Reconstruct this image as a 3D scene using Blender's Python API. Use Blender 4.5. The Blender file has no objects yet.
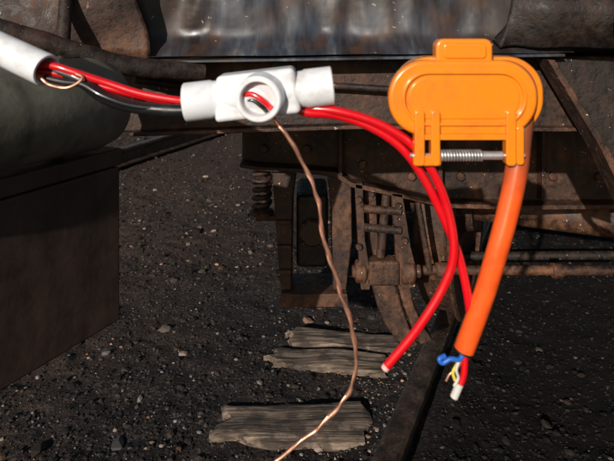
import bpy, bmesh, math, random
import numpy as np
from mathutils import Vector, Matrix, noise
random.seed(7); np.random.seed(7)
S=bpy.context.scene
V=Vector

# ------------------------------------------------------------ materials
def new_mat(name):
    m=bpy.data.materials.new(name); m.use_nodes=True
    nt=m.node_tree; b=nt.nodes["Principled BSDF"]
    return m,nt,b
def nd(nt,t,**k):
    n=nt.nodes.new(t)
    for a,v in k.items(): setattr(n,a,v)
    return n
def coords(nt,scale=(1,1,1)):
    g=nd(nt,'ShaderNodeNewGeometry')
    if scale==(1,1,1): return g.outputs['Position']
    mp=nd(nt,'ShaderNodeVectorMath',operation='MULTIPLY'); mp.inputs[1].default_value=scale
    nt.links.new(g.outputs['Position'],mp.inputs[0]); return mp.outputs[0]
def nz(nt,vec,scale,detail=6,rough=.6):
    n=nd(nt,'ShaderNodeTexNoise'); n.inputs['Scale'].default_value=scale
    n.inputs['Detail'].default_value=min(detail,3); n.inputs['Roughness'].default_value=rough
    nt.links.new(vec,n.inputs['Vector']); return n.outputs['Fac']
def ramp(nt,fac,stops):
    r=nd(nt,'ShaderNodeValToRGB'); e=r.color_ramp.elements
    while len(e)<len(stops): e.new(.5)
    for i,(p,c) in enumerate(stops):
        e[i].position=p; e[i].color=(c[0],c[1],c[2],1) if isinstance(c,(tuple,list)) else (c,c,c,1)
    nt.links.new(fac,r.inputs[0]); return r.outputs[0]
def mixc(nt,f,a,b):
    m=nd(nt,'ShaderNodeMix',data_type='RGBA')
    for s,i in ((f,0),(a,6),(b,7)):
        if hasattr(s,'links'): nt.links.new(s,m.inputs[i])
        elif i==0: m.inputs[0].default_value=s
        else: m.inputs[i].default_value=(*s,1)
    return m.outputs[2]
def mul(nt,a,b,op='MULTIPLY'):
    m=nd(nt,'ShaderNodeMath',operation=op)
    for s,i in ((a,0),(b,1)):
        if hasattr(s,'links'): nt.links.new(s,m.inputs[i])
        else: m.inputs[i].default_value=s
    return m.outputs[0]
def bump(nt,b,h,strength=.4,dist=.003):
    n=nd(nt,'ShaderNodeBump'); n.inputs['Strength'].default_value=strength; n.inputs['Distance'].default_value=dist
    nt.links.new(h,n.inputs['Height']); nt.links.new(n.outputs[0],b.inputs['Normal'])
def specks(nt,vec,scale,size,keep=.62,pk=.55):
    v=nd(nt,'ShaderNodeTexVoronoi'); v.inputs['Scale'].default_value=scale
    nn=nd(nt,'ShaderNodeTexNoise'); nn.inputs['Scale'].default_value=scale*2.2; nn.inputs['Detail'].default_value=0
    nt.links.new(vec,nn.inputs['Vector'])
    sc=nd(nt,'ShaderNodeVectorMath',operation='SCALE'); nt.links.new(nn.outputs['Color'],sc.inputs[0]); sc.inputs['Scale'].default_value=.9/scale
    ad=nd(nt,'ShaderNodeVectorMath',operation='ADD'); nt.links.new(vec,ad.inputs[0]); nt.links.new(sc.outputs[0],ad.inputs[1])
    nt.links.new(ad.outputs[0],v.inputs['Vector'])
    s=ramp(nt,v.outputs['Distance'],[(size,1.),(size+.05,0.)])
    k=ramp(nt,nz(nt,vec,scale*.13,1),[(keep-.04,0.),(keep,1.)])
    sep=nd(nt,'ShaderNodeSeparateColor'); nt.links.new(v.outputs['Color'],sep.inputs[0])
    pick=ramp(nt,sep.outputs[0],[(pk,0.),(pk+.05,1.)])
    return mul(nt,mul(nt,s,k),pick)

def rust(name,dark,mid,light,rough=(.45,.85),fleck=.0,fscale=70,metal=.0,sc=6,flkeep=.55,bs=.5):
    m,nt,b=new_mat(name); vec=coords(nt)
    n1=nz(nt,vec,sc,3,.65); n2=nz(nt,vec,sc*9,3,.7)
    mixn=mul(nt,mul(nt,n1,.6),mul(nt,n2,.4),'ADD')
    c=ramp(nt,mixn,[(.38,dark),(.5,mid),(.63,light)])
    st=nz(nt,coords(nt,(9,9,1.2)),2.2,2)
    c=mixc(nt,ramp(nt,st,[(.5,0.),(.72,.65)]),c,(dark[0]*.5,dark[1]*.5,dark[2]*.5))
    if fleck>0: c=mixc(nt,mul(nt,specks(nt,vec,fscale,fleck,flkeep,.62),.8),c,(.50,.42,.32))
    nt.links.new(c,b.inputs['Base Color'])
    r=ramp(nt,n2,[(.3,rough[0]),(.7,rough[1])]); nt.links.new(r,b.inputs['Roughness'])
    b.inputs['Metallic'].default_value=metal
    bump(nt,b,n2,bs,.005)
    return m
def plastic(name,col,rough=.35,dirt=.25,dirtcol=(.15,.1,.07),sss=0,coat=0.,ds=40,cr=.10):
    m,nt,b=new_mat(name); vec=coords(nt)
    n=nz(nt,vec,ds,3,.7)
    f=ramp(nt,n,[(.48,0.),(.75,dirt)])
    c=mixc(nt,f,col,dirtcol); nt.links.new(c,b.inputs['Base Color'])
    nt.links.new(ramp(nt,n,[(.3,rough),(.75,min(1,rough+.25))]),b.inputs['Roughness'])
    b.inputs['Coat Weight'].default_value=coat; b.inputs['Coat Roughness'].default_value=cr
    bump(nt,b,nz(nt,vec,130,1),.10,.001)
    return m

M={}
M['steel_brown']=rust('rusty_brown_steel',(.015,.007,.004),(.050,.022,.012),(.15,.064,.030),fleck=.14,fscale=75)
M['steel_dark']=rust('dark_greasy_steel',(.006,.004,.003),(.016,.009,.006),(.042,.021,.013),fleck=.13,fscale=80)
M['steel_warm']=rust('warm_rust_steel',(.021,.009,.005),(.075,.031,.016),(.19,.080,.038),fleck=.13,fscale=60)
M['box']=rust('painted_brown_sheet',(.040,.025,.019),(.064,.038,.028),(.095,.055,.038),rough=(.5,.7),bs=.12,sc=3)
M['tank']=rust('grey_green_paint',(.10,.092,.070),(.15,.14,.108),(.21,.195,.155),rough=(.4,.7),bs=.12,sc=4)
M['rail']=rust('rail_steel',(.014,.008,.006),(.045,.026,.018),(.11,.068,.048),rough=(.3,.55),sc=14,fleck=.10)
m,nt,b=new_mat('streaked_grey_steel'); vec=coords(nt)
st=nz(nt,coords(nt,(14,4,2.6)),1.7,3,.65); n1=nz(nt,vec,3.2,3,.6)
c=ramp(nt,st,[(.35,(.006,.007,.010)),(.47,(.024,.031,.044)),(.58,(.048,.058,.076)),(.72,(.15,.165,.18))])
c=mixc(nt,ramp(nt,n1,[(.42,0.),(.58,1.)]),c,(.026,.016,.012))
c=mixc(nt,ramp(nt,nz(nt,vec,16,3),[(.54,0.),(.68,.7)]),c,(.065,.032,.018))
c=mixc(nt,mul(nt,specks(nt,vec,70,.12,.55,.6),.6),c,(.4,.36,.3))
nt.links.new(c,b.inputs['Base Color']); nt.links.new(ramp(nt,st,[(.3,.34),(.7,.65)]),b.inputs['Roughness'])
bump(nt,b,nz(nt,vec,11,3),.4,.008); M['panel']=m

M['white']=plastic('white_pvc',(.76,.77,.79),.22,.55,(.33,.28,.24),ds=30,coat=.3)
M['white_in']=plastic('white_pvc_inner',(.62,.60,.60),.5,.4,(.25,.2,.18),ds=30)
M['red']=plastic('red_wire_insulation',(.68,.004,.010),.18,.15,(.25,.01,.01),coat=1,cr=.16)
M['redtip']=plastic('wire_cut_tip',(.75,.42,.38),.4,.1)
M['black']=plastic('black_wire_insulation',(.010,.010,.011),.25,.2,(.08,.06,.05),coat=.5)
M['orange']=plastic('orange_plastic',(.88,.24,.008),.2,.5,(.66,.11,.004),coat=1,ds=30,cr=.14)
M['blue']=plastic('blue_wire',(.02,.12,.5),.35,.1)
M['yellow']=plastic('yellow_wire',(.7,.55,.08),.4,.1)
M['crimp']=plastic('crimp_connector',(.6,.58,.52),.35,.2)
m,nt,b=new_mat('orange_red_hose'); vec=coords(nt)
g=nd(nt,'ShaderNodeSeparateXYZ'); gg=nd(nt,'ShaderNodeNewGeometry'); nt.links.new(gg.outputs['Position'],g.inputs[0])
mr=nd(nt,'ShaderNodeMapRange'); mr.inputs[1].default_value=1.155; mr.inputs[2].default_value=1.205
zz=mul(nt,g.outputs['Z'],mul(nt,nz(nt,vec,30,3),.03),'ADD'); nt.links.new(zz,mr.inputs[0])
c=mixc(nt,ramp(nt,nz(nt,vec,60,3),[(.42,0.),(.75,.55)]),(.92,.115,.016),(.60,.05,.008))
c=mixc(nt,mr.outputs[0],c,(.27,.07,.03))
nt.links.new(c,b.inputs['Base Color']); b.inputs['Roughness'].default_value=.2; b.inputs['Coat Weight'].default_value=1; b.inputs['Coat Roughness'].default_value=.18
bump(nt,b,nz(nt,vec,45,2),.2,.002)
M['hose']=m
def metal(name,col,rough,met=.8,dk=.45):
    m,nt,b=new_mat(name); vec=coords(nt); n=nz(nt,vec,120,2)
    nt.links.new(mixc(nt,ramp(nt,n,[(.45,0.),(.7,.5)]),col,tuple(x*dk for x in col)),b.inputs['Base Color'])
    b.inputs['Metallic'].default_value=met; b.inputs['Roughness'].default_value=rough
    bump(nt,b,n,.3,.001); return m
M['copper']=metal('bare_copper',(1.0,.50,.33),.34,.85,.6)
M['zinc']=metal('zinc_plated_steel',(.75,.73,.70),.35)
m,nt,b=new_mat('weathered_wood'); gv=coords(nt,(1.6,24,10))
n1=nz(nt,gv,3.5,3,.7); n2=nz(nt,coords(nt),11,3,.7)
c=ramp(nt,n1,[(.34,(.022,.015,.011)),(.45,(.11,.077,.055)),(.6,(.22,.16,.115)),(.75,(.34,.27,.20))])
c=mixc(nt,ramp(nt,n2,[(.46,0.),(.58,.8)]),c,(.045,.033,.026))
nt.links.new(c,b.inputs['Base Color']); b.inputs['Roughness'].default_value=.9; bump(nt,b,n1,.7,.008); M['wood']=m
# ground
m,nt,b=new_mat('coal_dust_ground'); vec=coords(nt)
big=nz(nt,vec,1.1,3,.6); fine=nz(nt,vec,80,3,.8); mid=nz(nt,vec,9,3,.65)
c=ramp(nt,fine,[(.36,(.006,.005,.005)),(.5,(.026,.021,.020)),(.60,(.066,.053,.046)),(.74,(.24,.19,.15))])
c=mixc(nt,ramp(nt,big,[(.42,0.),(.62,.5)]),c,(.060,.038,.028))
c=mixc(nt,ramp(nt,mid,[(.42,.7),(.56,0.)]),c,(.012,.010,.010))
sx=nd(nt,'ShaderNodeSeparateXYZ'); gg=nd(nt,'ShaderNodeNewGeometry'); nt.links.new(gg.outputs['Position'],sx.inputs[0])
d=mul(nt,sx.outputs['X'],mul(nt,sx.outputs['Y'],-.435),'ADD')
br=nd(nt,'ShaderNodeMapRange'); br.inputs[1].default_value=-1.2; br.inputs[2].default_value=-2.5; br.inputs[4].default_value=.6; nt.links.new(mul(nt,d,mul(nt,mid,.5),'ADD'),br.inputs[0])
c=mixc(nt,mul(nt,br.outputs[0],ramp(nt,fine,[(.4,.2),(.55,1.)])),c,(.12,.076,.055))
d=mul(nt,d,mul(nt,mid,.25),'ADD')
car_shade=nd(nt,'ShaderNodeMapRange'); car_shade.inputs[1].default_value=-.35; car_shade.inputs[2].default_value=-.18; car_shade.inputs[4].default_value=.9; nt.links.new(d,car_shade.inputs[0])  # shade under the car, painted into the ground colour right of the near rail
c=mixc(nt,car_shade.outputs[0],c,(.0035,.0025,.0025))
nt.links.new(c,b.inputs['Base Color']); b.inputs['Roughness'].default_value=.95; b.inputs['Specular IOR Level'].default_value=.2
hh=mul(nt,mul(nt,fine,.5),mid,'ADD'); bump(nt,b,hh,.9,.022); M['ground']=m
m,nt,b=new_mat('gravel_stone'); at=nd(nt,'ShaderNodeAttribute',attribute_name='tone')
nt.links.new(at.outputs['Color'],b.inputs['Base Color']); b.inputs['Roughness'].default_value=.9; b.inputs['Specular IOR Level'].default_value=.25; M['stone']=m

# ------------------------------------------------------------ mesh helpers
def empty(name,loc=(0,0,0)):
    e=bpy.data.objects.new(name,None); e.location=loc; S.collection.objects.link(e); e.empty_display_size=.05; return e
def mesh_obj(name,verts,faces,mat,parent=None,smooth=False,bevel=0,seg=2,angle=35):
    me=bpy.data.meshes.new(name); me.from_pydata([tuple(v) for v in verts],[],faces); me.update()
    bm=bmesh.new(); bm.from_mesh(me); bmesh.ops.recalc_face_normals(bm,faces=bm.faces); bm.to_mesh(me); bm.free()
    o=bpy.data.objects.new(name,me); S.collection.objects.link(o)
    me.materials.append(M[mat] if isinstance(mat,str) else mat)
    if smooth or bevel>0:
        for p in me.polygons: p.use_smooth=True
        if bevel==0: me.set_sharp_from_angle(angle=math.radians(angle))
    if bevel>0:
        md=o.modifiers.new('b','BEVEL'); md.width=bevel; md.segments=seg; md.limit_method='ANGLE'; md.angle_limit=math.radians(40)
        md.harden_normals=True
    if parent: o.parent=parent; o.matrix_parent_inverse=Matrix.Translation(-parent.location)
    return o
def box(name,lo,hi,mat,parent=None,bevel=.003,rotz=0,piv=None,seg=2):
    x0,y0,z0=lo;x1,y1,z1=hi
    vs=[V(p) for p in [(x0,y0,z0),(x1,y0,z0),(x1,y1,z0),(x0,y1,z0),(x0,y0,z1),(x1,y0,z1),(x1,y1,z1),(x0,y1,z1)]]
    if rotz:
        c=V(piv) if piv else (V(lo)+V(hi))/2; R=Matrix.Rotation(rotz,3,'Z'); vs=[c+R@(v-c) for v in vs]
    return mesh_obj(name,vs,[(0,3,2,1),(4,5,6,7),(0,1,5,4),(1,2,6,5),(2,3,7,6),(3,0,4,7)],mat,parent,bevel=bevel,seg=seg)
def extr(name,pts,y0,y1,mat,parent=None,bevel=.003,seg=2):
    n=len(pts); vs=[(x,y0,z) for x,z in pts]+[(x,y1,z) for x,z in pts]
    f=[tuple(range(n)),tuple(range(2*n-1,n-1,-1))]+[(i,i+n,(i+1)%n+n,(i+1)%n) for i in range(n)]
    return mesh_obj(name,vs,f,mat,parent,bevel=bevel,seg=seg)
def rrect(x0,x1,z0,z1,r,n=10):
    P=[]
    for cx,cz,a0 in ((x1-r,z1-r,0),(x0+r,z1-r,90),(x0+r,z0+r,180),(x1-r,z0+r,270)):
        for i in range(n+1):
            a=math.radians(a0+90*i/n); P.append((cx+r*math.cos(a),cz+r*math.sin(a)))
    return P
def frame(ax):
    ax=V(ax).normalized(); u=ax.orthogonal().normalized(); return ax,u,ax.cross(u)
def lathe(name,origin,axis,prof,mat,parent=None,n=40,closed=False,angle=35):
    ax,u,w=frame(axis); o=V(origin); vs=[];f=[]
    k=len(prof)
    for a,r in prof:
        for i in range(n):
            t=2*math.pi*i/n; vs.append(o+ax*a+(u*math.cos(t)+w*math.sin(t))*r)
    for j in range(k-1 if not closed else k):
        j2=(j+1)%k
        for i in range(n): f.append((j*n+i,j*n+(i+1)%n,j2*n+(i+1)%n,j2*n+i))
    if not closed:
        if prof[0][1]>1e-5: f.append(tuple(range(n)))
        if prof[-1][1]>1e-5: f.append(tuple((k-1)*n+i for i in range(n)))
    return mesh_obj(name,vs,f,mat,parent,smooth=True,angle=angle)
def cyl(name,p0,p1,r,mat,parent=None,n=24,ch=.15):
    p0=V(p0);p1=V(p1);L=(p1-p0).length;c=r*ch
    return lathe(name,p0,p1-p0,[(0,r-c),(c,r),(L-c,r),(L,r-c)],mat,parent,n)
def spline(pts,sub=10):
    P=[V(p) for p in pts]; P=[2*P[0]-P[1]]+P+[2*P[-1]-P[-2]]; out=[]
    for i in range(1,len(P)-2):
        a,b_,c,d=P[i-1:i+3]
        for s in range(sub):
            t=s/sub
            out.append(.5*((2*b_)+(c-a)*t+(2*a-5*b_+4*c-d)*t*t+(3*b_-a-3*c+d)*t**3))
    out.append(P[-2]); return out
def tube(name,pts,r,mat,parent=None,n=14,sub=10,jit=0,raw=False,wob=0):
    P=[V(p) for p in pts] if raw else spline(pts,sub)
    if wob:
        for i,p in enumerate(P):
            P[i]=p+V((noise.noise(p*35),noise.noise(p*35+V((9,0,0))),noise.noise(p*35+V((0,9,0)))))*wob
    vs=[];f=[];t0=(P[1]-P[0]).normalized(); u=t0.orthogonal().normalized()
    for i,p in enumerate(P):
        t=(P[min(i+1,len(P)-1)]-P[max(i-1,0)]).normalized()
        u=(u-t*u.dot(t)).normalized(); w=t.cross(u)
        rr=r(i/(len(P)-1)) if callable(r) else r
        rr*=1+jit*noise.noise(p*60)
        for k in range(n):
            a=2*math.pi*k/n; vs.append(p+(u*math.cos(a)+w*math.sin(a))*rr)
    for i in range(len(P)-1):
        for k in range(n): f.append((i*n+k,i*n+(k+1)%n,(i+1)*n+(k+1)%n,(i+1)*n+k))
    f.append(tuple(range(n-1,-1,-1))); f.append(tuple((len(P)-1)*n+k for k in range(n)))
    return mesh_obj(name,vs,f,mat,parent,smooth=True,angle=60)
def helix(name,p0,p1,R,r,turns,mat,parent=None,n=8):
    ax,u,w=frame(V(p1)-V(p0)); L=(V(p1)-V(p0)).length; N=int(turns*18)
    P=[V(p0)+ax*L*i/N+(u*math.cos(2*math.pi*turns*i/N)+w*math.sin(2*math.pi*turns*i/N))*R for i in range(N+1)]
    return tube(name,P,r,mat,parent,n=n,raw=True)
def bolt(p,d,r,h,mat,parent,name='bolt'):
    return lathe(name,p,d,[(0,r),(h*.8,r),(h,r*.8)],mat,parent,n=6,angle=20)

# ------------------------------------------------------------ ground
T=V((.399,.917,0)).normalized(); N_=V((.917,-.399,0)).normalized()   # along track / across track
def gz(x,y):
    z=.018*noise.noise(V((x*1.7,y*1.7,0)))+.012*noise.noise(V((x*7,y*7,3)))+.007*noise.noise(V((x*23,y*23,5)))
    d=x-(.22+.435*(y-1.58))            # distance from near rail
    z+=.055*math.exp(-(d/.13)**2)
    z+=.022*max(0,min(1,(d-.02)/.1))
    return z-.012
def axis_pts(c,inner,step,outer):
    a=list(np.arange(-inner,inner+1e-6,step)); k=step; e=inner
    while e<outer:
        k*=1.22; e+=k; a.append(e); a.insert(0,-e)
    return [c+v for v in a]
xs=axis_pts(.2,2.0,.016,900); ys=axis_pts(2.6,2.2,.016,900)
vs=[(x,y,gz(x,y) if abs(x)<40 and abs(y)<40 else -.012) for y in ys for x in xs]
W=len(xs)
f=[(j*W+i,j*W+i+1,(j+1)*W+i+1,(j+1)*W+i) for j in range(len(ys)-1) for i in range(W-1)]
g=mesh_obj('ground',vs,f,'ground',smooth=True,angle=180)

t=(1+5**.5)/2
ico=np.array([(-1,t,0),(1,t,0),(-1,-t,0),(1,-t,0),(0,-1,t),(0,1,t),(0,-1,-t),(0,1,-t),(t,0,-1),(t,0,1),(-t,0,-1),(-t,0,1)])/1.9
icf=np.array([(0,11,5),(0,5,1),(0,1,7),(0,7,10),(0,10,11),(1,5,9),(5,11,4),(11,10,2),(10,7,6),(7,1,8),(3,9,4),(3,4,2),(3,2,6),(3,6,8),(3,8,9),(4,9,5),(2,4,11),(6,2,10),(8,6,7),(9,8,1)])
AV=[];AF=[];AC=[];cnt=0
for i in range(48000):
    y=1.45+ (random.random()**1.5)*6.5
    hw=.56*y+.25
    x=random.uniform(-hw,hw)
    d=x-(.22+.435*(y-1.58))
    if abs(d)<.055: continue
    u=random.random()
    s=.0018+.0055*random.random()**3
    if u>.98: s=random.uniform(.008,.014)
    if u>.9985: s=random.uniform(.016,.024)
    s*= (1 if y<3 else 1.4)
    q=np.random.rand(12,1)*.55+.7
    A=np.array(Matrix.Rotation(random.random()*6.28,3,V((random.gauss(0,1),random.gauss(0,1),random.gauss(0,1))).normalized()))
    vv=(ico*q)@A.T*np.array((s*random.uniform(.8,1.5),s*random.uniform(.8,1.5),s*.7))
    vv+=np.array((x,y,gz(x,y)+s*.2)); AV.append(vv); AF.append(icf+cnt); cnt+=12
    k=random.random(); br=.010+.05*random.random()**2
    if k<.09: br=random.uniform(.08,.24)
    if d>.1: br*=.35  # stones under the car get its shade put into their tone
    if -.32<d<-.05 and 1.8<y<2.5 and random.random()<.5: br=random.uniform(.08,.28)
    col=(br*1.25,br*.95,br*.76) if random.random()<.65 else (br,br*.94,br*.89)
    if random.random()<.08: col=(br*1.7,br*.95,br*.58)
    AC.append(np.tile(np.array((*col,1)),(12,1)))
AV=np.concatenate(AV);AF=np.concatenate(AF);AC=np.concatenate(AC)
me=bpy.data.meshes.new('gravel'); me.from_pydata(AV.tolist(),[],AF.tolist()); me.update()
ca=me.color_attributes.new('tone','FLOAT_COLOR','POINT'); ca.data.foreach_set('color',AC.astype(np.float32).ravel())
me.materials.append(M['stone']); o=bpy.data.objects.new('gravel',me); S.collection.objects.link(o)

# ------------------------------------------------------------ rails
def rail(name,x_at,z0=.015,y0=-3,y1=60):
    prof=[(-.07,0),(.07,0),(.07,.012),(.012,.026),(.009,.10),(.034,.112),(.036,.140),(.028,.150),(-.028,.150),(-.036,.140),(-.034,.112),(-.009,.10),(-.012,.026),(-.07,.012)]
    vs=[];f=[];k=len(prof)
    cs=[V((x_at+.435*(y-1.58),y,z0)) for y in (y0,y1)]
    for c in cs:
        for a,h in prof: vs.append(c+N_*a+V((0,0,h)))
    f=[(i,(i+1)%k,(i+1)%k+k,i+k) for i in range(k)]+[tuple(range(k)),tuple(range(k,2*k))]
    return mesh_obj(name,vs,f,'rail',bevel=.003,seg=3)
rail('steel_rail',.21); rail('steel_rail.001',.215+1.565)
rail('steel_rail.002',.22-3.55); rail('steel_rail.003',.22-5.11)
# ------------------------------------------------------------ sleepers
def sleeper(name,x0,x1,yc,w,top,rot,seed,th=.14):
    nx,ny=70,14; vs=[];f=[]; R=Matrix.Rotation(math.radians(rot),3,'Z'); c=V((x0,yc,0))
    for j in range(ny+1):
        for i in range(nx+1):
            u=i/nx; v=j/ny
            lx=u*(x1-x0); ly=(v-.5)*w*(1+.10*noise.noise(V((lx*3,seed,1)))-.12*(1-u)**3)
            e=1 if i==0 else (.6 if i==1 else .3 if i==2 else 0)
            lx+=e*.07*noise.noise(V((seed,v*4,0)))
            e=1 if i==nx else (.6 if i==nx-1 else 0)
            lx+=e*.06*noise.noise(V((seed+3,v*4,0)))
            if j in(0,ny): ly+=.022*noise.noise(V((lx*9,seed,j)))
            z=top+.007*noise.noise(V((lx*2,ly*45,seed)))+.008*noise.noise(V((lx*6,ly*7,seed+4)))
            if j in (0,ny): z-=.008
            if i in (0,nx): z-=.008
            vs.append(c+R@V((lx,ly,z)))
    n0=(nx+1)*(ny+1)
    vs+= [V((v.x,v.y,v.z-th)) for v in vs]
    for j in range(ny):
        for i in range(nx):
            a=j*(nx+1)+i; q=(a,a+1,a+nx+2,a+nx+1); f.append(q); f.append(tuple(n0+k for k in reversed(q)))
    edge=[i for i in range(nx)]+[j*(nx+1)+nx for j in range(ny)]+[ny*(nx+1)+i for i in range(nx,0,-1)]+[j*(nx+1) for j in range(ny,0,-1)]
    for a,b_ in zip(edge,edge[1:]+edge[:1]): f.append((a,b_,b_+n0,a+n0))
    return mesh_obj(name,vs,f,'wood',smooth=True,angle=50)
sleeper('wooden_sleeper',-.27,.195,1.955,.185,.014,-1,1.3)
sleeper('wooden_sleeper.001',-.13,.31,2.34,.125,.013,-8,5.1)
sleeper('wooden_sleeper.002',-.065,.39,2.49,.115,.013,-9,8.7)

# ------------------------------------------------------------ rail car
car=empty('rail_car',(0,1.2,1.3))
nx,nz_=170,40; vs=[];f=[]
for j in range(nz_+1):
    for i in range(nx+1):
        x=-.78+1.30*i/nx; z=1.245+ .55*j/nz_ + .012*(i/nx)
        y=1.20+.030*noise.noise(V((x*6,z*4,0)))+.008*noise.noise(V((x*25,z*14,2)))-.05*math.exp(-((z-1.25)/.022)**2)
        vs.append((x,y,z))
f=[(j*(nx+1)+i,j*(nx+1)+i+1,(j+1)*(nx+1)+i+1,(j+1)*(nx+1)+i) for j in range(nz_) for i in range(nx)]
mesh_obj('end_panel',vs,f,'panel',car,smooth=True,angle=180)
extr('flange_ledge',[(-.33,1.236),(.49,1.250),(.49,1.256),(-.33,1.242)],1.13,1.26,'panel',car,.002)
extr('end_sill',[(-.8,1.232),(-.41,1.232),(.49,1.246),(1.6,1.246),(1.6,1.11),(.5,1.10),(.1,1.105),(-.12,1.10),(-.36,1.09),(-.8,1.09)],1.22,1.34,'steel_brown',car,.006)
for x,z in ((.02,1.19),(.36,1.2),(.40,1.13),(.44,1.2),(-.2,1.15),(.30,1.14),(.53,1.15)):
    bolt((x,1.22,z),(0,-1,0),.011,.012,'steel_warm',car)
extr('sill_bottom_lip',[(-.36,1.092),(.1,1.107),(.5,1.102),(1.2,1.112),(1.2,1.104),(.5,1.094),(.1,1.099),(-.36,1.084)],1.205,1.30,'steel_warm',car,.002)
def obl(name,a,b_,L,z0,z1,mat,bv=.01):
    a=V(a);b_=V(b_); c=b_+T*L; d=a+T*L
    P=[(p.x,p.y,z) for z in (z0,z1) for p in (a,b_,c,d)]
    return mesh_obj(name,P,[(0,3,2,1),(4,5,6,7),(0,1,5,4),(1,2,6,5),(2,3,7,6),(3,0,4,7)],mat,car,bevel=bv)
obl('car_body',(-.78,1.36,0),(2.4,1.36,0),13,1.30,3.7,'box')
obl('end_wall_upper',(-.78,1.22,0),(2.4,1.22,0),.14,1.80,3.7,'panel')
obl('end_wall_right',(.515,1.23,0),(2.4,1.23,0),.12,1.25,1.795,'steel_dark')
extr('gusset_plate',[(.46,1.245),(.70,1.235),(.70,.95),(.615,.98),(.56,1.08)],1.165,1.185,'steel_dark',car,.003)
extr('gusset_flange',[(.452,1.245),(.466,1.245),(.566,1.08),(.62,.975),(.66,.94),(.70,.925),(.70,.90),(.65,.92),(.606,.965),(.553,1.075)],1.12,1.185,'steel_brown',car,.002)
vs=[];f=[];nx,nz_=60,30
for j in range(nz_+1):
    for i in range(nx+1):
        u=i/nx; v=j/nz_
        x=.372+.36*u+.03*v*(1-u); z=1.266+.14*v-.045*max(0,(u-.45))+.01*noise.noise(V((u*6,0,3)))*(1-v)
        y=1.15-.055*math.sin(math.pi*v)*math.sin(math.pi*min(1,.1+u))+.035*noise.noise(V((x*9,z*9,7)))
        vs.append((x,y,z))
f=[(j*(nx+1)+i,j*(nx+1)+i+1,(j+1)*(nx+1)+i+1,(j+1)*(nx+1)+i) for j in range(nz_) for i in range(nx)]
o=mesh_obj('corner_casting',vs,f,'steel_dark',car,smooth=True,angle=180); so=o.modifiers.new('s','SOLIDIFY'); so.thickness=.03; so.offset=1
tube('corner_pipe',[(.575,1.05,1.50),(.56,1.05,1.36),(.57,1.06,1.30),(.66,1.08,1.262)],.012,'tank',car)
# dark side sheet with a straight hanging lower-right edge
vs=[];f=[]
for j in range(31):
    for i in range(61):
        u=i/60; v=j/30
        x=-.82+(.52-.10*v+.008*noise.noise(V((v*6,0,0))))*u; z=1.248+.035*(1-u)+.5*v
        y=1.10-.03*math.sin(v*math.pi*.8)+.02*noise.noise(V((x*8,z*9,1)))+.05*u*u
        vs.append((x,y,z))
f=[(j*61+i,j*61+i+1,(j+1)*61+i+1,(j+1)*61+i) for j in range(30) for i in range(60)]
o=mesh_obj('folded_side_sheet',vs,f,'steel_brown',car,smooth=True,angle=180); so=o.modifiers.new('s','SOLIDIFY'); so.thickness=.008
tube('brake_pipe',[(-.62,.95,1.33),(-.50,1.0,1.30),(-.40,1.05,1.262),(-.32,1.09,1.235),(-.2,1.15,1.22)],.018,'steel_dark',car,jit=.08)
tube('sill_pipe',[(-.34,1.19,1.20),(-.2,1.19,1.185),(0,1.19,1.19),(.2,1.19,1.18),(.45,1.19,1.17)],.007,'steel_dark',car)

tk=empty('air_reservoir',(-.45,.8,1.185))
lathe('tank_shell',(-.615,.47,1.195),(.27,.52,-.012),[(0,.0),(.004,.03),(.02,.06),(.05,.075),(.56,.075),(.59,.068),(.61,.05),(.62,.0)],'tank',tk,n=56,angle=60)
eb=empty('equipment_box',(-.45,.75,1.0))
def pris(name,P,z0,z1,mat,par,bv=.004):
    n=len(P); vs=[(x,y,z0) for x,y in P]+[(x,y,z1) for x,y in P]
    return mesh_obj(name,vs,[tuple(range(n)),tuple(range(2*n-1,n-1,-1))]+[(i,(i+1)%n,(i+1)%n+n,i+n) for i in range(n)],mat,par,bevel=bv)
pris('box_body',[(-.575,.5),(-.313,1.0),(-.66,1.18),(-.92,.68)],.817,1.075,'box',eb)
pris('box_lid',[(-.577,.494),(-.309,1.004),(-.662,1.188),(-.928,.68)],1.077,1.105,'box',eb)
cyl('hanger_strap',(-.40,.95,1.10),(-.45,1.12,1.4),.012,'steel_dark',eb)
cyl('hanger_strap',(-.72,1.1,1.10),(-.70,1.15,1.4),.012,'steel_dark',eb)

# ------------------------------------------------------------ bogie
bg=empty('railway_bogie',(.4,2.0,.7))
extr('headstock_beam',[(-.213,1.087),(-.213,.86),(-.15,.850),(-.023,.845),(.093,.833),(.143,.80),(.293,.767),(.443,.733),(.71,.727),(1.31,.733),(1.31,1.087)],1.95,2.03,'steel_brown',bg,.008)
extr('beam_lower_flange',[(-.215,.862),(-.15,.852),(-.023,.847),(.093,.835),(.143,.802),(.293,.769),(.443,.735),(.71,.729),(1.31,.735),(1.31,.722),(.71,.714),(.443,.72),(.288,.755),(.137,.787),(.088,.82),(-.023,.832),(-.15,.838),(-.215,.85)],1.90,2.04,'steel_warm',bg,.003)
for x in (-.14,.0,.18,.34,.5,.66,.8,.95): bolt((x,1.95,.90-.05*(x>.1)-.04*(x>.3)),(0,-1,0),.015,.016,'steel_warm',bg)
for x in (.10,.42,.75): box('stiffener',(x,1.905,.74 if x>.4 else .82),(x+.014,1.949,1.07),'steel_brown',bg)
helix('coil_spring',(-.15,1.99,.69),(-.15,1.99,.838),.026,.0085,5.5,'steel_warm',bg)
lathe('spring_seat',(-.15,1.99,.672),(0,0,1),[(0,.02),(0,.038),(.012,.04),(.018,.03)],'steel_warm',bg)
box('spring_bracket',(-.17,1.97,.655),(-.05,2.03,.673),'steel_brown',bg)
extr('pedestal_leg',[(-.115,.845),(-.03,.845),(-.045,.74),(-.05,.44),(-.085,.44),(-.098,.60)],1.94,2.06,'steel_brown',bg,.006)
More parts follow.
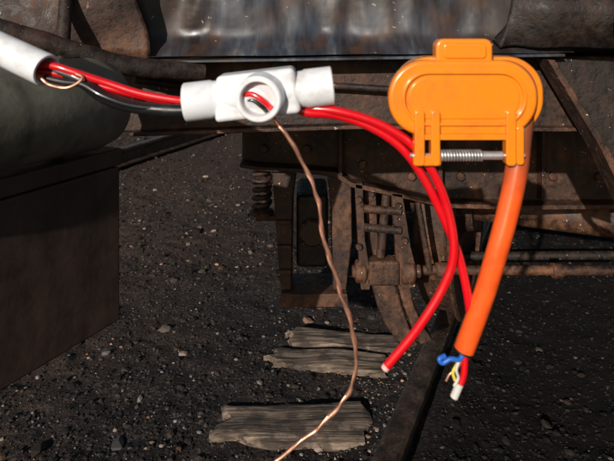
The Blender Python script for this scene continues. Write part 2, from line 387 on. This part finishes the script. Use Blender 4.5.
extr('pedestal_leg_rear',[(.065,.83),(.145,.80),(.147,.60),(.128,.44),(.085,.44),(.08,.70)],1.94,2.06,'steel_brown',bg,.006)
extr('pedestal_tie_plate',[(-.085,.438),(.13,.438),(.135,.40),(.12,.395),(-.075,.395),(-.088,.405)],1.92,2.08,'steel_warm',bg,.004)
box('axle_box',(-.035,1.97,.50),(.07,2.20,.74),'steel_dark',bg,.015,seg=3)
lathe('axle_box_cap',(.018,1.97,.62),(0,-1,0),[(0,.045),(.012,.045),(.02,.038),(.022,0)],'steel_brown',bg)
for dx,dz in((.03,.03),(-.03,.03),(.03,-.03),(-.03,-.03)): bolt((.018+dx,1.958,.62+dz),(0,-1,0),.007,.012,'steel_brown',bg)
for z in (.5,.58,.66): box('leg_rib',(-.10,1.925,z),(-.052,1.939,z+.012),'steel_warm',bg,.002)
for x in (-.05,.095): bolt((x,1.99,.395),(0,0,-1),.016,.02,'steel_warm',bg)
bolt((.02,1.99,.395),(0,0,-1),.02,.03,'steel_brown',bg)
extr('brake_hanger',[(.152,.80),(.178,.80),(.185,.62),(.205,.50),(.20,.46),(.172,.46),(.165,.55)],1.90,1.925,'steel_brown',bg)
extr('brake_hanger_inner',[(.19,.78),(.225,.775),(.235,.56),(.228,.5),(.198,.5),(.20,.6)],1.96,1.985,'steel_warm',bg)
extr('brake_hanger_outer',[(.268,.77),(.305,.765),(.33,.60),(.345,.54),(.345,.47),(.30,.46),(.285,.52),(.28,.62)],1.90,1.93,'steel_warm',bg)
cyl('hanger_pin',(.145,1.92,.512),(.365,1.92,.512),.020,'steel_warm',bg)
cyl('hanger_pin_boss',(.155,1.92,.512),(.19,1.92,.512),.036,'steel_warm',bg)
cyl('hanger_pin_boss',(.30,1.92,.512),(.345,1.92,.512),.040,'steel_warm',bg)
box('brake_beam_clevis',(.195,1.89,.475),(.295,1.95,.555),'steel_brown',bg,.01,seg=3)
for z in (.72,.66): cyl('hanger_bush',(.18,1.90,z),(.30,1.90,z-.01),.013,'steel_brown',bg)
for p in ((.165,1.90,.75),(.165,1.90,.60),(.29,1.90,.73),(.31,1.90,.62),(.322,1.90,.51),(.21,1.96,.75)): bolt(p,(0,-1,0),.011,.014,'steel_brown',bg)
cyl('brake_adjuster',(.235,1.915,.56),(.255,1.915,.76),.014,'steel_brown',bg)
cyl('safety_link',(.36,1.94,.73),(.40,1.94,.50),.010,'steel_brown',bg)
extr('brake_shoe_holder',[(.205,.475),(.285,.475),(.305,.40),(.33,.33),(.36,.27),(.325,.255),(.285,.29),(.25,.34),(.225,.40)],1.92,1.99,'steel_brown',bg,.008)
extr('brake_shoe_block',[(.29,.47),(.335,.46),(.345,.40),(.375,.33),(.41,.28),(.366,.268),(.336,.33),(.311,.40)],1.93,2.03,'steel_warm',bg,.006)
cyl('brake_rod',(.36,1.95,.503),(1.5,1.95,.500),.015,'steel_warm',bg)
cyl('brake_rod_collar',(.42,1.95,.503),(.47,1.95,.503),.024,'steel_warm',bg)
lathe('brake_rod_collar',(.80,1.95,.502),(1,0,0),[(0,.016),(0,.023),(.03,.023),(.03,.016)],'steel_warm',bg)
box('transom',(.30,2.75,.70),(1.9,2.95,1.0),'steel_dark',bg,.01)
box('bolster_block',(.1,2.04,1.08),(1.3,2.9,1.29),'steel_dark',bg,.02)
box('rear_cross_member',(.7,3.3,.42),(2.4,3.4,.55),'steel_dark',bg,.01)
cyl('rear_brake_rod',(.6,2.5,.33),(2.2,2.5,.34),.018,'steel_dark',bg)
def wheel(name,c):
    prof=[(-.065,.0),(-.10,.06),(-.10,.11),(-.04,.13),(-.015,.20),(-.015,.33),(-.055,.36),(-.068,.375),(-.068,.405),(-.060,.412),(.04,.420),(.05,.432),(.056,.444),(.066,.446),(.072,.435),(.072,.37),(.04,.355),(.01,.33),(.01,.2),(.05,.12),(.09,.11),(.09,.0)]
    return lathe(name,c,N_,prof,'steel_brown',bg,n=96,angle=25)
wc=V((.60,2.45,.583)); wheel('wheel',wc); cyl('axle',wc-N_*.28,wc+N_*1.75,.07,'steel_brown',bg,n=40)
wheel('wheel_far_side',wc+N_*1.48)
wc2=wc+T*1.9; wheel('wheel_second_axle',wc2); cyl('axle_second',wc2-N_*.1,wc2+N_*1.5,.07,'steel_dark',bg,n=40)
box('journal_housing',(.19,2.3,.46),(.36,2.66,.72),'steel_dark',bg,.02,rotz=math.radians(-23.5))
extr('side_frame',[(-.02,1.08),(.16,1.08),(.16,.84),(-.02,.84)],2.06,3.6,'steel_dark',bg)

# ------------------------------------------------------------ foreground: white conduit
Y=.597
cd=empty('white_conduit',(-.3,.62,1.28))
p1=V((-.258,.592,1.270)); p0=V((-.50,.70,1.352)); d=(p1-p0).normalized(); L=(p1-p0).length
lathe('conduit_pipe',p0,d,[(0,.0165),(L-.001,.0165),(L,.0158),(L,.0135),(L-.001,.0130),(L-.1,.0130),(L-.1,0)],'white',cd,n=48)
te=empty('conduit_tee',(-.045,Y,1.245))
a=V((-.122,Y,1.2375)); b_=V((.026,Y,1.2545)); ax=(b_-a).normalized(); L=(b_-a).length
up=ax.cross(V((0,1,0))).normalized()
if up.z<0: up=-up
prof=[(.03,0),(.03,.0145),(0,.0150),(0,.0185),(.001,.0195),(.027,.0195),(.029,.0185),(.036,.0178),(.055,.021),(.075,.022),(.098,.021),(.112,.0178),(L-.029,.0185),(L-.027,.0195),(L-.001,.0195),(L,.0185),(L,.0150),(L-.03,.0145),(L-.03,0)]
lathe('tee_barrel',a,ax,prof,'white',te,n=56,angle=40)
def loc(u,v,w): return a+ax*u+V((0,1,0))*v+up*w
def lbox(name,u0,u1,v0,v1,w0,w1,mat,bv):
    P=[loc(u,v,w) for u,v,w in [(u0,v0,w0),(u1,v0,w0),(u1,v1,w0),(u0,v1,w0),(u0+.006,v0,w1),(u1-.002,v0,w1),(u1-.002,v1,w1),(u0+.006,v1,w1)]]
    return mesh_obj(name,P,[(0,3,2,1),(4,5,6,7),(0,1,5,4),(1,2,6,5),(2,3,7,6),(3,0,4,7)],mat,te,bevel=bv,seg=4)
lbox('tee_box',.030,.115,-.0185,.020,-.0215,.0235,'white',.005)
hd=V((-.16,-1,-.10)).normalized(); hc=loc(.079,-.012,.000)
lathe('tee_hub',hc,hd,[(0,.0235),(.010,.0235),(.014,.0225),(.019,.0225),(.0205,.0212),(.0205,.0178),(.019,.0168),(.008,.0162),(.0075,0)],'white',te,n=64,angle=30)
lathe('hub_inner_disc',hc+hd*.0078,hd,[(0,.0158),(.0008,.0152),(.0009,0)],'white_in',te,n=40)
def hub(u,v,h):
    e1=hd.cross(V((0,0,1))).normalized(); e1=e1 if e1.x>0 else -e1; e2=e1.cross(hd); e2=e2 if e2.z>0 else -e2
    return hc+hd*(h-.003)+e1*u+e2*v
tube('hub_wire_red',[hub(-.018,.001,.012),hub(-.008,.003,.014),(hub(.002,-.002,.015)),hub(.010,-.010,.013),hub(.014,-.014,.010)],.0028,'red',te)
tube('hub_wire_black',[hub(-.018,-.005,.012),hub(-.008,-.003,.013),hub(.001,-.009,.013),hub(.008,-.017,.010)],.0022,'black',te)

def P(x,z,dy=0): return (x/1000.,Y+dy/1000.,z/1000.)
rw=empty('red_wire',P(0,1200))
tube('wire_insulation',[P(-272,1275,4),P(-252,1274,-2),P(-232,1268,-3),P(-200,1257),P(-165,1246),P(-122,1239),P(-95,1240)],.0038,'red',rw)
tube('wire_insulation',[P(-20,1243,14),P(-5,1232,6),P(30,1229),P(70,1217),P(103,1197),P(127,1166),P(142,1126),P(146,1088,-3),P(136,1055,-3),P(110,1012,-2),P(80,974)],.0045,'red',rw)
cyl('wire_cut_end',P(80.5,974.8),P(77,970.4),.0041,'redtip',rw)
rw2=empty('red_wire.001',P(0,1200))
tube('wire_insulation',[P(-272,1269,6),P(-250,1266,3),P(-225,1259,3),P(-190,1249,4),P(-160,1242,4),P(-122,1235,4),P(-95,1238)],.0036,'red',rw2)
tube('wire_insulation',[P(-20,1240,8),P(-2,1228),P(30,1224,4),P(64,1212,5),P(94,1192,5),P(117,1162,5),P(136,1124,5),P(152,1086,6),P(161,1046,3),P(166.5,1002)],.0045,'red',rw2)
cyl('wire_cut_end',P(166.4,1003),P(167,997.5),.0041,'redtip',rw2)
bw=empty('black_wire',P(-180,1240))
tube('wire_insulation',[P(-275,1272,10),P(-250,1268,6),P(-228,1260,4),P(-205,1245,-2),P(-185,1237,-3),P(-160,1232,-3),P(-122,1230,-3),P(-95,1235)],.0068,'black',bw)
tube('wire_insulation_2',[P(-262,1262,0),P(-240,1258,-3),P(-222,1256,-6),P(-200,1245,-10),P(-170,1235,-8),P(-130,1232,-3),P(-100,1238)],.0034,'black',bw)
tube('copper_end',[P(-275,1268,0),P(-262,1262,-8),P(-254,1256,-9),P(-240,1253,-8),P(-228,1257,-8),P(-222,1263,-8),P(-228,1266,-9)],.0016,'copper',bw,wob=.002)
cw=empty('bare_copper_wire',P(20,1100))
cp=[P(-40,1232,6),P(-30,1218,-2),P(-18,1200,-3),P(-4,1176),P(8,1150),P(14,1126),P(16,1102),P(24,1076),P(33,1050),P(41,1026),P(47,1002),P(49,975),P(43,950),P(30,930),P(10,911),P(-10,895),P(-32,878),P(-50,860),P(-75,835)]
sp=spline(cp,14)
sp=[p+V((noise.noise(p*60),0,noise.noise(p*60+V((5,5,5)))))*.0022 for p in sp]
tube('copper_core',sp,.0019,'copper',cw,raw=True,n=10,jit=.35)
for ph in (0,3.14):
    Q=[p+V((math.cos(i*.2+ph),math.sin(i*.2+ph),0))*(.0013+.0008*noise.noise(p*30)) for i,p in enumerate(sp)]
    tube('copper_strand',Q,.0012,'copper',cw,raw=True,n=8)

# ------------------------------------------------------------ orange junction cover
oc=empty('orange_junction_box',P(155,1245))
extr('box_base',rrect(.089,.2395,1.203,1.283,.037,14),.603,.628,'orange',oc,.003,3)
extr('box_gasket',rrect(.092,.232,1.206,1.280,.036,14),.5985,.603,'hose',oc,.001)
extr('lid',rrect(.080,.2265,1.206,1.2805,.0365,14),.584,.5982,'orange',oc,.004,4)
def ring(name,x0,x1,z0,z1,r,w,ya,yb,mat,par):
    A=rrect(x0,x1,z0,z1,r,14);B=rrect(x0+w,x1-w,z0+w,z1-w,r-w,14);n=len(A)
    vs=[(x,ya,z) for x,z in A]+[(x,ya,z) for x,z in B]+[(x,yb,z) for x,z in A]+[(x,yb,z) for x,z in B]
    f=[]
    for i in range(n):
        j=(i+1)%n; f+=[(i,j,j+n,i+n),(i,i+2*n,j+2*n,j),(i+n,j+n,j+3*n,i+3*n),(i+2*n,i+3*n,j+3*n,j+2*n)]
    return mesh_obj(name,vs,f,mat,par,bevel=.0012,seg=3)
ring('lid_rim',.0925,.2145,1.2165,1.2705,.0265,.0035,.5805,.586,'orange',oc)
extr('lid_raised_panel',rrect(.099,.208,1.223,1.264,.020,12),.5825,.585,'orange',oc,.0022,4)
extr('latch_tab',rrect(.127,.183,1.268,1.3015,.008,6),.587,.606,'orange',oc,.003,3)
extr('latch_tab_ridge',rrect(.134,.176,1.282,1.297,.004,6),.5845,.588,'orange',oc,.0015,3)
for x0,x1 in ((.1045,.1145),(.1205,.1295),(.1935,.2035)):
    extr('hinge_arm',rrect(x0,x1,1.178,1.232,.0035,5),.579,.592,'orange',oc,.0015,3)
extr('hinge_cross_bar',rrect(.112,.196,1.203,1.2085,.002,4),.5805,.5835,'orange',oc,.0008)
extr('hinge_knuckle',rrect(.1035,.131,1.1775,1.188,.003,5),.5805,.5905,'orange',oc,.002,3)
extr('hinge_lug_outer',rrect(.2045,.2125,1.178,1.216,.003,5),.583,.60,'orange',oc,.0015,3)
cyl('hinge_pin',P(101,1187,-11),P(214,1187,-11),.0022,'zinc',oc)
helix('hinge_spring',P(131,1187,-11),P(172,1187,-11),.0048,.0012,14,'zinc',oc)
cyl('spring_sleeve',P(172,1187,-11),P(192,1187,-11),.0042,'zinc',oc)
tube('mounting_bracket',[(.165,.627,1.245),(.20,.75,1.228),(.26,1.0,1.19),(.32,1.225,1.165)],.008,'steel_dark',oc)
hs=empty('orange_hose',P(190,1100))
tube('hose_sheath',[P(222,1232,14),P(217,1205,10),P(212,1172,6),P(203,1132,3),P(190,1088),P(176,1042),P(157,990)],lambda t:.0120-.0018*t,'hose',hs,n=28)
lathe('hose_cut_end',P(158.5,994),V(P(157,990))-V(P(176,1042)),[(.0,.0100),(.006,.0103),(.006,.009),(.0055,0)],'black',hs,n=28)
tube('blue_wire',[P(157,990,-3),P(151,984,-6),P(142,985,-7),P(134,981,-7),P(131,985,-7),P(137,987,-5)],.0024,'blue',hs)
tube('yellow_wire',[P(156,990,-2),P(149,978,-4),P(145,970,-4),P(147,962,-4)],.0016,'yellow',hs)
tube('white_wire',[P(155,990,-4),P(148,975,-6),P(150,965,-5),P(146,957,-5)],.0015,'crimp',hs)
tube('red_core',[P(158,990,0),P(157,972,-2),P(155,962,-2),P(151,953,-2)],.0034,'red',hs)
cyl('crimp_sleeve',P(152,958,-3),P(146,944,-3),.0040,'crimp',hs)
tube('core_tail',[P(157,990,2),P(152,974,0),P(143,966,0),P(139,959,0)],.0012,'copper',hs)

# ------------------------------------------------------------ light, sky, camera
w=bpy.data.worlds.new("World"); S.world=w; w.use_nodes=True; nt=w.node_tree
bgN=nt.nodes['Background']; sky=nt.nodes.new('ShaderNodeTexSky'); sky.sky_type='NISHITA'; sky.sun_disc=False
el=math.radians(19); az=math.radians(202)   # sun behind the camera, along the track
sky.sun_elevation=el; sky.sun_rotation=az
nt.links.new(sky.outputs[0],bgN.inputs[0]); bgN.inputs[1].default_value=.06
sd=V((math.sin(az)*math.cos(el),math.cos(az)*math.cos(el),math.sin(el)))
ld=bpy.data.lights.new('sun','SUN'); ld.energy=4.3; ld.angle=math.radians(.5); ld.color=(1,.94,.86)
lo=bpy.data.objects.new('sun',ld); S.collection.objects.link(lo); lo.rotation_euler=(-sd).to_track_quat('-Z','Y').to_euler()
cam=bpy.data.cameras.new('camera'); co=bpy.data.objects.new('camera',cam); S.collection.objects.link(co); S.camera=co
co.location=(0,0,1.32); co.rotation_euler=(math.radians(90),0,0)
cam.sensor_width=36; cam.lens=35; cam.shift_y=-.343; cam.clip_start=.02; cam.clip_end=2000
cam.dof.use_dof=True; cam.dof.focus_distance=1.3; cam.dof.aperture_fstop=11
S.view_settings.view_transform='Standard'; S.view_settings.look='None'; S.view_settings.exposure=0
